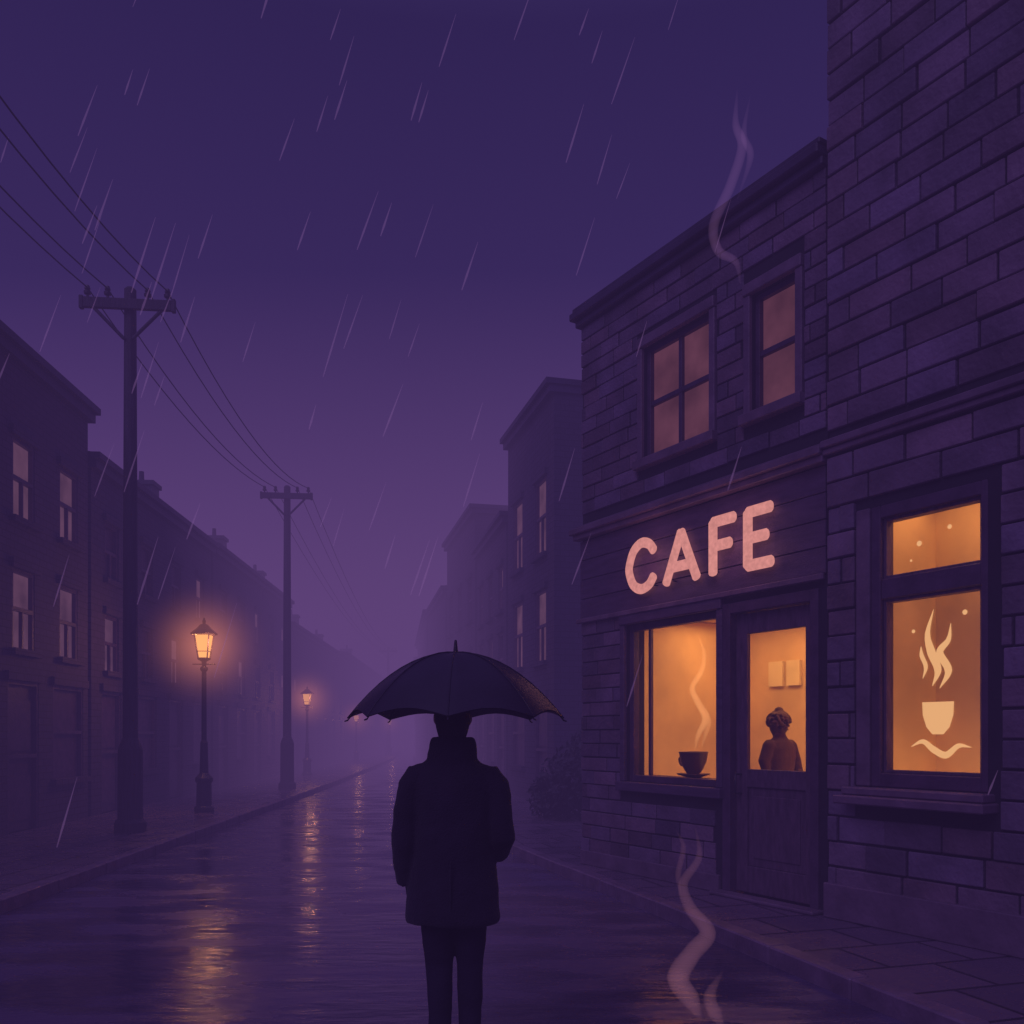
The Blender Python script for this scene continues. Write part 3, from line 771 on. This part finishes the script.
# umbrella
um = empty('umbrella', (-.300, 4.79, 0))
b = B(); R = .575; NS = 64; NR = 14; ZR, ZT = 1.74, 2.090
rot = 0
def canopy(off):
    vs = []
    for j in range(NR+1):
        f = j/NR
        for i in range(NS):
            th = 2*math.pi*i/NS; ph = (i % (NS//8))/(NS//8); sag = math.sin(math.pi*ph)
            r = R*f*(1-.075*sag*f**1.5)
            z = ZR+(ZT-ZR)*(1-f**2.1)-.016*sag*math.sin(math.pi*f)+.040*sag*f**5
            vs.append(((r-off*.5*f)*math.cos(th+rot), (r-off*.5*f)*math.sin(th+rot), z-off))
    return vs
for off in (0, .004):
    k = len(b.v); b.v += canopy(off)
    for j in range(NR):
        for i in range(NS):
            m = (i+1) % NS; f = (k+j*NS+i, k+j*NS+m, k+(j+1)*NS+m, k+(j+1)*NS+i)
            b.f.append(f if off == 0 else f[::-1]); b.t.append((1,1,1))
o = b.obj('canopy', M['umb'], um, smooth=True, recalc=False)
b = B(); sm = B()
for i in range(8):
    th = 2*math.pi*i/8
    pts = []; pt2 = []
    for j in range(0, 11):
        f = j/10; pts.append((R*f*math.cos(th), R*f*math.sin(th), ZR+(ZT-ZR)*(1-f**2.1)-.012)); pt2.append((R*f*math.cos(th), R*f*math.sin(th), ZR+(ZT-ZR)*(1-f**2.1)+.001))
    tube(b, pts, [.0035]*11, 6); tube(sm, pt2, [.0035]*11, 6)
    e_ = Vector(pts[-1]); tube(b, [e_, e_+Vector((math.cos(th), math.sin(th), -.35))*.014], [.0045, .0035], 6)
    tube(b, [(0, 0, 1.80), pts[5]], [.003, .003], 5)
b.obj('ribs', M['metal'], um); sm.obj('seams', M['umb'], um, smooth=True)
b = B(); tube(b, [(0, 0, 1.10), (0, 0, 2.08)], [.008, .008], 8); tube(b, [(0, 0, 2.07), (0, 0, 2.10), (0, 0, 2.15)], [.018, .012, .007], 8)
tube(b, spline([(0, 0, 1.26), (0, 0, 1.12), (0, .0, 1.06), (.03, .02, 1.03), (.06, .03, 1.06), (.06, .03, 1.09)], 4), [.014]*21, 8)
b.obj('shaft_and_handle', M['metal'], um, smooth=True)

# barista inside the cafe
q = FC.p(1.44, 1.0, .16)
ba = empty('barista', (q.x, q.y, .16))
ba.rotation_euler = (0, 0, math.atan2(-q.y, -q.x)-math.pi/2+.9)
b = B()
tor = [(.80, .16, .12), (.95, .155, .12), (1.1, .165, .12), (1.25, .20, .13), (1.35, .20, .12), (1.42, .15, .10), (1.46, .08, .07)]
tube(b, [(0, 0, z) for z, _, _ in tor], [(x, y) for _, x, y in tor], 20)
for s in (-1, 1):
    tube(b, [(s*.17, 0, 1.38), (s*.25, 0, 1.22), (s*.25, .05, 1.08), (s*.18, .2, 1.08)], [.068, .062, .05, .038], 12)
organic(b, 'shirt', M['apron'], ba, .012, 3)
b = B()
for s in (-1, 1):
    tube(b, [(s*.085, 0, .9), (s*.085, .01, .48), (s*.085, 0, .08)], [.09, .065, .05], 12); tube(b, [(s*.085, -.04, .045), (s*.085, .17, .03)], [.04, .03], 10)
organic(b, 'trousers', M['trouser'], ba, .012, 3)
for s, nm in ((-1, 'left_hand'), (1, 'right_hand')):
    b = B(); hand(b, (s*.18, .21, 1.08), (-s*.1, 1, 0), s, (-s, 0, .2), .35); organic(b, nm, M['skin_shaded'], ba, .004, 2)
head(ba, 1.50, M['apron'], True, skin='skin_shaded')

# steaming cup and saucer on the shelf
cp = empty('coffee_cup'); q = FC.p(2.0, .32, 0)
b = B(); lathe(b, q.x, q.y, [(.06, 1.202), (.08, 1.206), (.17, 1.235), (.175, 1.245), (.08, 1.222)], 24)
lathe(b, q.x, q.y, [(.06, 1.226), (.065, 1.24), (.10, 1.29), (.135, 1.37), (.15, 1.46), (.158, 1.47), (.15, 1.475), (.14, 1.44), (.02, 1.43)], 24)
c = q+FC.d*.14
tube(b, spline([(c.x, c.y, 1.32), tuple(c+FC.d*.06+Vector((0, 0, 1.34))), tuple(c+FC.d*.075+Vector((0, 0, 1.40))), tuple(c+Vector((0, 0, 1.44)))], 4), [.014]*13, 8)
b.obj('cup_and_saucer', M['cup'], cp, smooth=True)

# ------------------------------------------------------------------ steam
def steam_glow_vol(name, col, k):
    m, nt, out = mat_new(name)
    e = N(nt, 'ShaderNodeEmission'); e.inputs[0].default_value = (*col, 1); e.inputs[1].default_value = k  # steam emits its own colour instead of scattering nearby light
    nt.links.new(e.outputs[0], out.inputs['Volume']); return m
def steam(mat, strands):
    e = empty('steam')
    for i, (pts, rad) in enumerate(strands):
        P = spline(pts, 8); n = len(P); rr = []
        for j in range(n):
            f = j/(n-1)*(len(rad)-1); a = min(int(f), len(rad)-2); r = rad[a]*(1-(f-a))+rad[a+1]*(f-a); rr.append((r, r*.8))
        b = B(); tube(b, P, rr, 14, ref=(0, 1, 0)); b.obj('wisp_%d' % (i+1), mat, e, smooth=True)
sv1 = steam_glow_vol('roof_steam', (.75, .34, .85), .50)
w = lambda u, z: tuple(FC.p(u, -.25, z))
steam(sv1, [([w(.76, 5.72), w(.82, 5.95), w(1.04, 6.15), w(1.10, 6.42), w(.88, 6.68), w(.74, 6.95), w(.82, 7.2), w(.80, 7.5)], [.008, .035, .05, .06, .06, .055, .04, .006]),
            ([w(.80, 6.5), w(.64, 6.8), w(.72, 7.05), w(.64, 7.35)], [.004, .04, .035, .004])])
sv2 = steam_glow_vol('street_steam', (1.0, .40, .55), .66)
g = lambda x, z, y=5.15: (x, y, z)
steam(sv2, [([g(1.08, .02), g(1.02, .14), g(.95, .26), g(1.03, .40), g(1.12, .52), g(1.02, .66), g(.98, .80), g(1.07, .95), g(1.05, 1.12)], [.01, .07, .08, .065, .06, .045, .035, .025, .004]),
            ([g(1.18, .02, 5.0), g(1.13, .10, 5.0), g(1.10, .2, 5.0), g(1.17, .34, 5.0)], [.01, .05, .045, .005]),
            ([g(.98, .70, 5.2), g(.96, .84, 5.2), g(.99, 1.0, 5.2), g(.95, 1.1, 5.2)], [.004, .022, .02, .003])])
sv3 = steam_glow_vol('cup_steam', (1.0, .55, .25), 3.6)
w = lambda u, z: tuple(FC.p(u, .34, z))
steam(sv3, [([w(2.0, 1.50), w(1.95, 1.65), w(1.84, 1.82), w(1.96, 2.0), w(2.04, 2.15), w(1.90, 2.32), w(1.86, 2.5), w(1.95, 2.70)], [.01, .035, .05, .045, .04, .035, .026, .005]),
            ([w(1.90, 1.52), w(1.84, 1.66), w(1.78, 1.8), w(1.86, 1.98)], [.008, .026, .026, .004])])

# ------------------------------------------------------------------ rain
b = B()
sl = Vector((-.34, 0, -1)).normalized()
cnt = 0; taken = []
while cnt < 120:
    y = random.uniform(6, 14)
    x = random.uniform(-.66, .66)*y; z = random.uniform(1.0, 12)
    if z < 1.65+.2*y and random.random() < .8: continue
    L = random.choice((.04, .06, .085))*random.uniform(.7, 1.15)*y; r = random.uniform(.0007, .0013)*y
    p = Vector((x, y, z)); rel = Vector((x-2.668, y-7.6, 0))
    if rel.dot(Vector((*n_in, 0))) > -.1 and y < 14: continue
    if any((p-t).length < .75 for t in taken): continue
    taken.append(p); cnt += 1
    s2 = (sl+Vector((random.uniform(-.05, .05), random.uniform(-.05, .05), 0))).normalized()
    a = p; c = p+s2*L; m1 = p+s2*L*.7
    tube(b, [a, m1, c], [r*.15, r, r*.4], 5, rnd=False)
b.obj('rain', M['rain'], smooth=True)

# ------------------------------------------------------------------ mist
fog = empty('fog')
FR0 = Frame((0, 0), (1, 0), (0, 1))
b = B(); FR0.box(b, -160, 160, -30, 260, -.5, 9); b.obj('mist_layer', vol_hom('mist_thin', .017, (.085, .044, .185)), fog)
b = B(); FR0.box(b, -150, 150, 21, 240, -.4, 12.5); b.obj('mist_bank', vol_hom('mist_dense', .034, (.140, .064, .185)), fog)  # pinker emission puts the far street glow into the mist

# ------------------------------------------------------------------ world + sun
wd = bpy.data.worlds.new('World'); scene.world = wd; wd.use_nodes = True
nt = wd.node_tree; nt.nodes.clear()
out = N(nt, 'ShaderNodeOutputWorld'); tc = N(nt, 'ShaderNodeTexCoord'); sp = N(nt, 'ShaderNodeSeparateXYZ')
nt.links.new(tc.outputs['Generated'], sp.inputs[0])
rp = N(nt, 'ShaderNodeValToRGB'); cr = rp.color_ramp
cr.elements[0].position = 0; cr.elements[0].color = (.070, .034, .15, 1)
cr.elements[1].position = 1; cr.elements[1].color = (.12, .08, .28, 1)  # zenith brightened above the view to add light on surfaces
for p, c in ((.2, (.042, .021, .120, 1)), (.42, (.026, .014, .084, 1)), (.62, (.017, .010, .066, 1)), (.75, (.05, .034, .14, 1))):
    e = cr.elements.new(p); e.color = c
nt.links.new(sp.outputs[2], rp.inputs[0])
bg = N(nt, 'ShaderNodeBackground'); nt.links.new(rp.outputs[0], bg.inputs[0]); bg.inputs[1].default_value = 1
sky = N(nt, 'ShaderNodeTexSky'); sky.sky_type = 'NISHITA'; sky.sun_disc = False; sky.sun_elevation = math.radians(1); sky.sun_rotation = math.radians(200)
bg2 = N(nt, 'ShaderNodeBackground'); nt.links.new(sky.outputs[0], bg2.inputs[0]); bg2.inputs[1].default_value = .002
ad = N(nt, 'ShaderNodeAddShader'); nt.links.new(bg.outputs[0], ad.inputs[0]); nt.links.new(bg2.outputs[0], ad.inputs[1]); nt.links.new(ad.outputs[0], out.inputs[0])
l = bpy.data.lights.new('sun', 'SUN'); l.energy = .50; l.angle = math.radians(40); l.color = (.62, .42, 1.0)
o = bpy.data.objects.new('sun', l); COL.objects.link(o); o.rotation_euler = (math.radians(48), 0, math.radians(-35))

# ------------------------------------------------------------------ camera
cam = bpy.data.cameras.new('camera'); co = bpy.data.objects.new('camera', cam); COL.objects.link(co)
co.location = (0, 0, 1.65); co.rotation_euler = (math.radians(90), 0, 0)
cam.sensor_width = 36; cam.lens = 900/1024*36; cam.shift_y = (735-512)/1024; cam.clip_end = 1500; cam.clip_start = .05
scene.camera = co
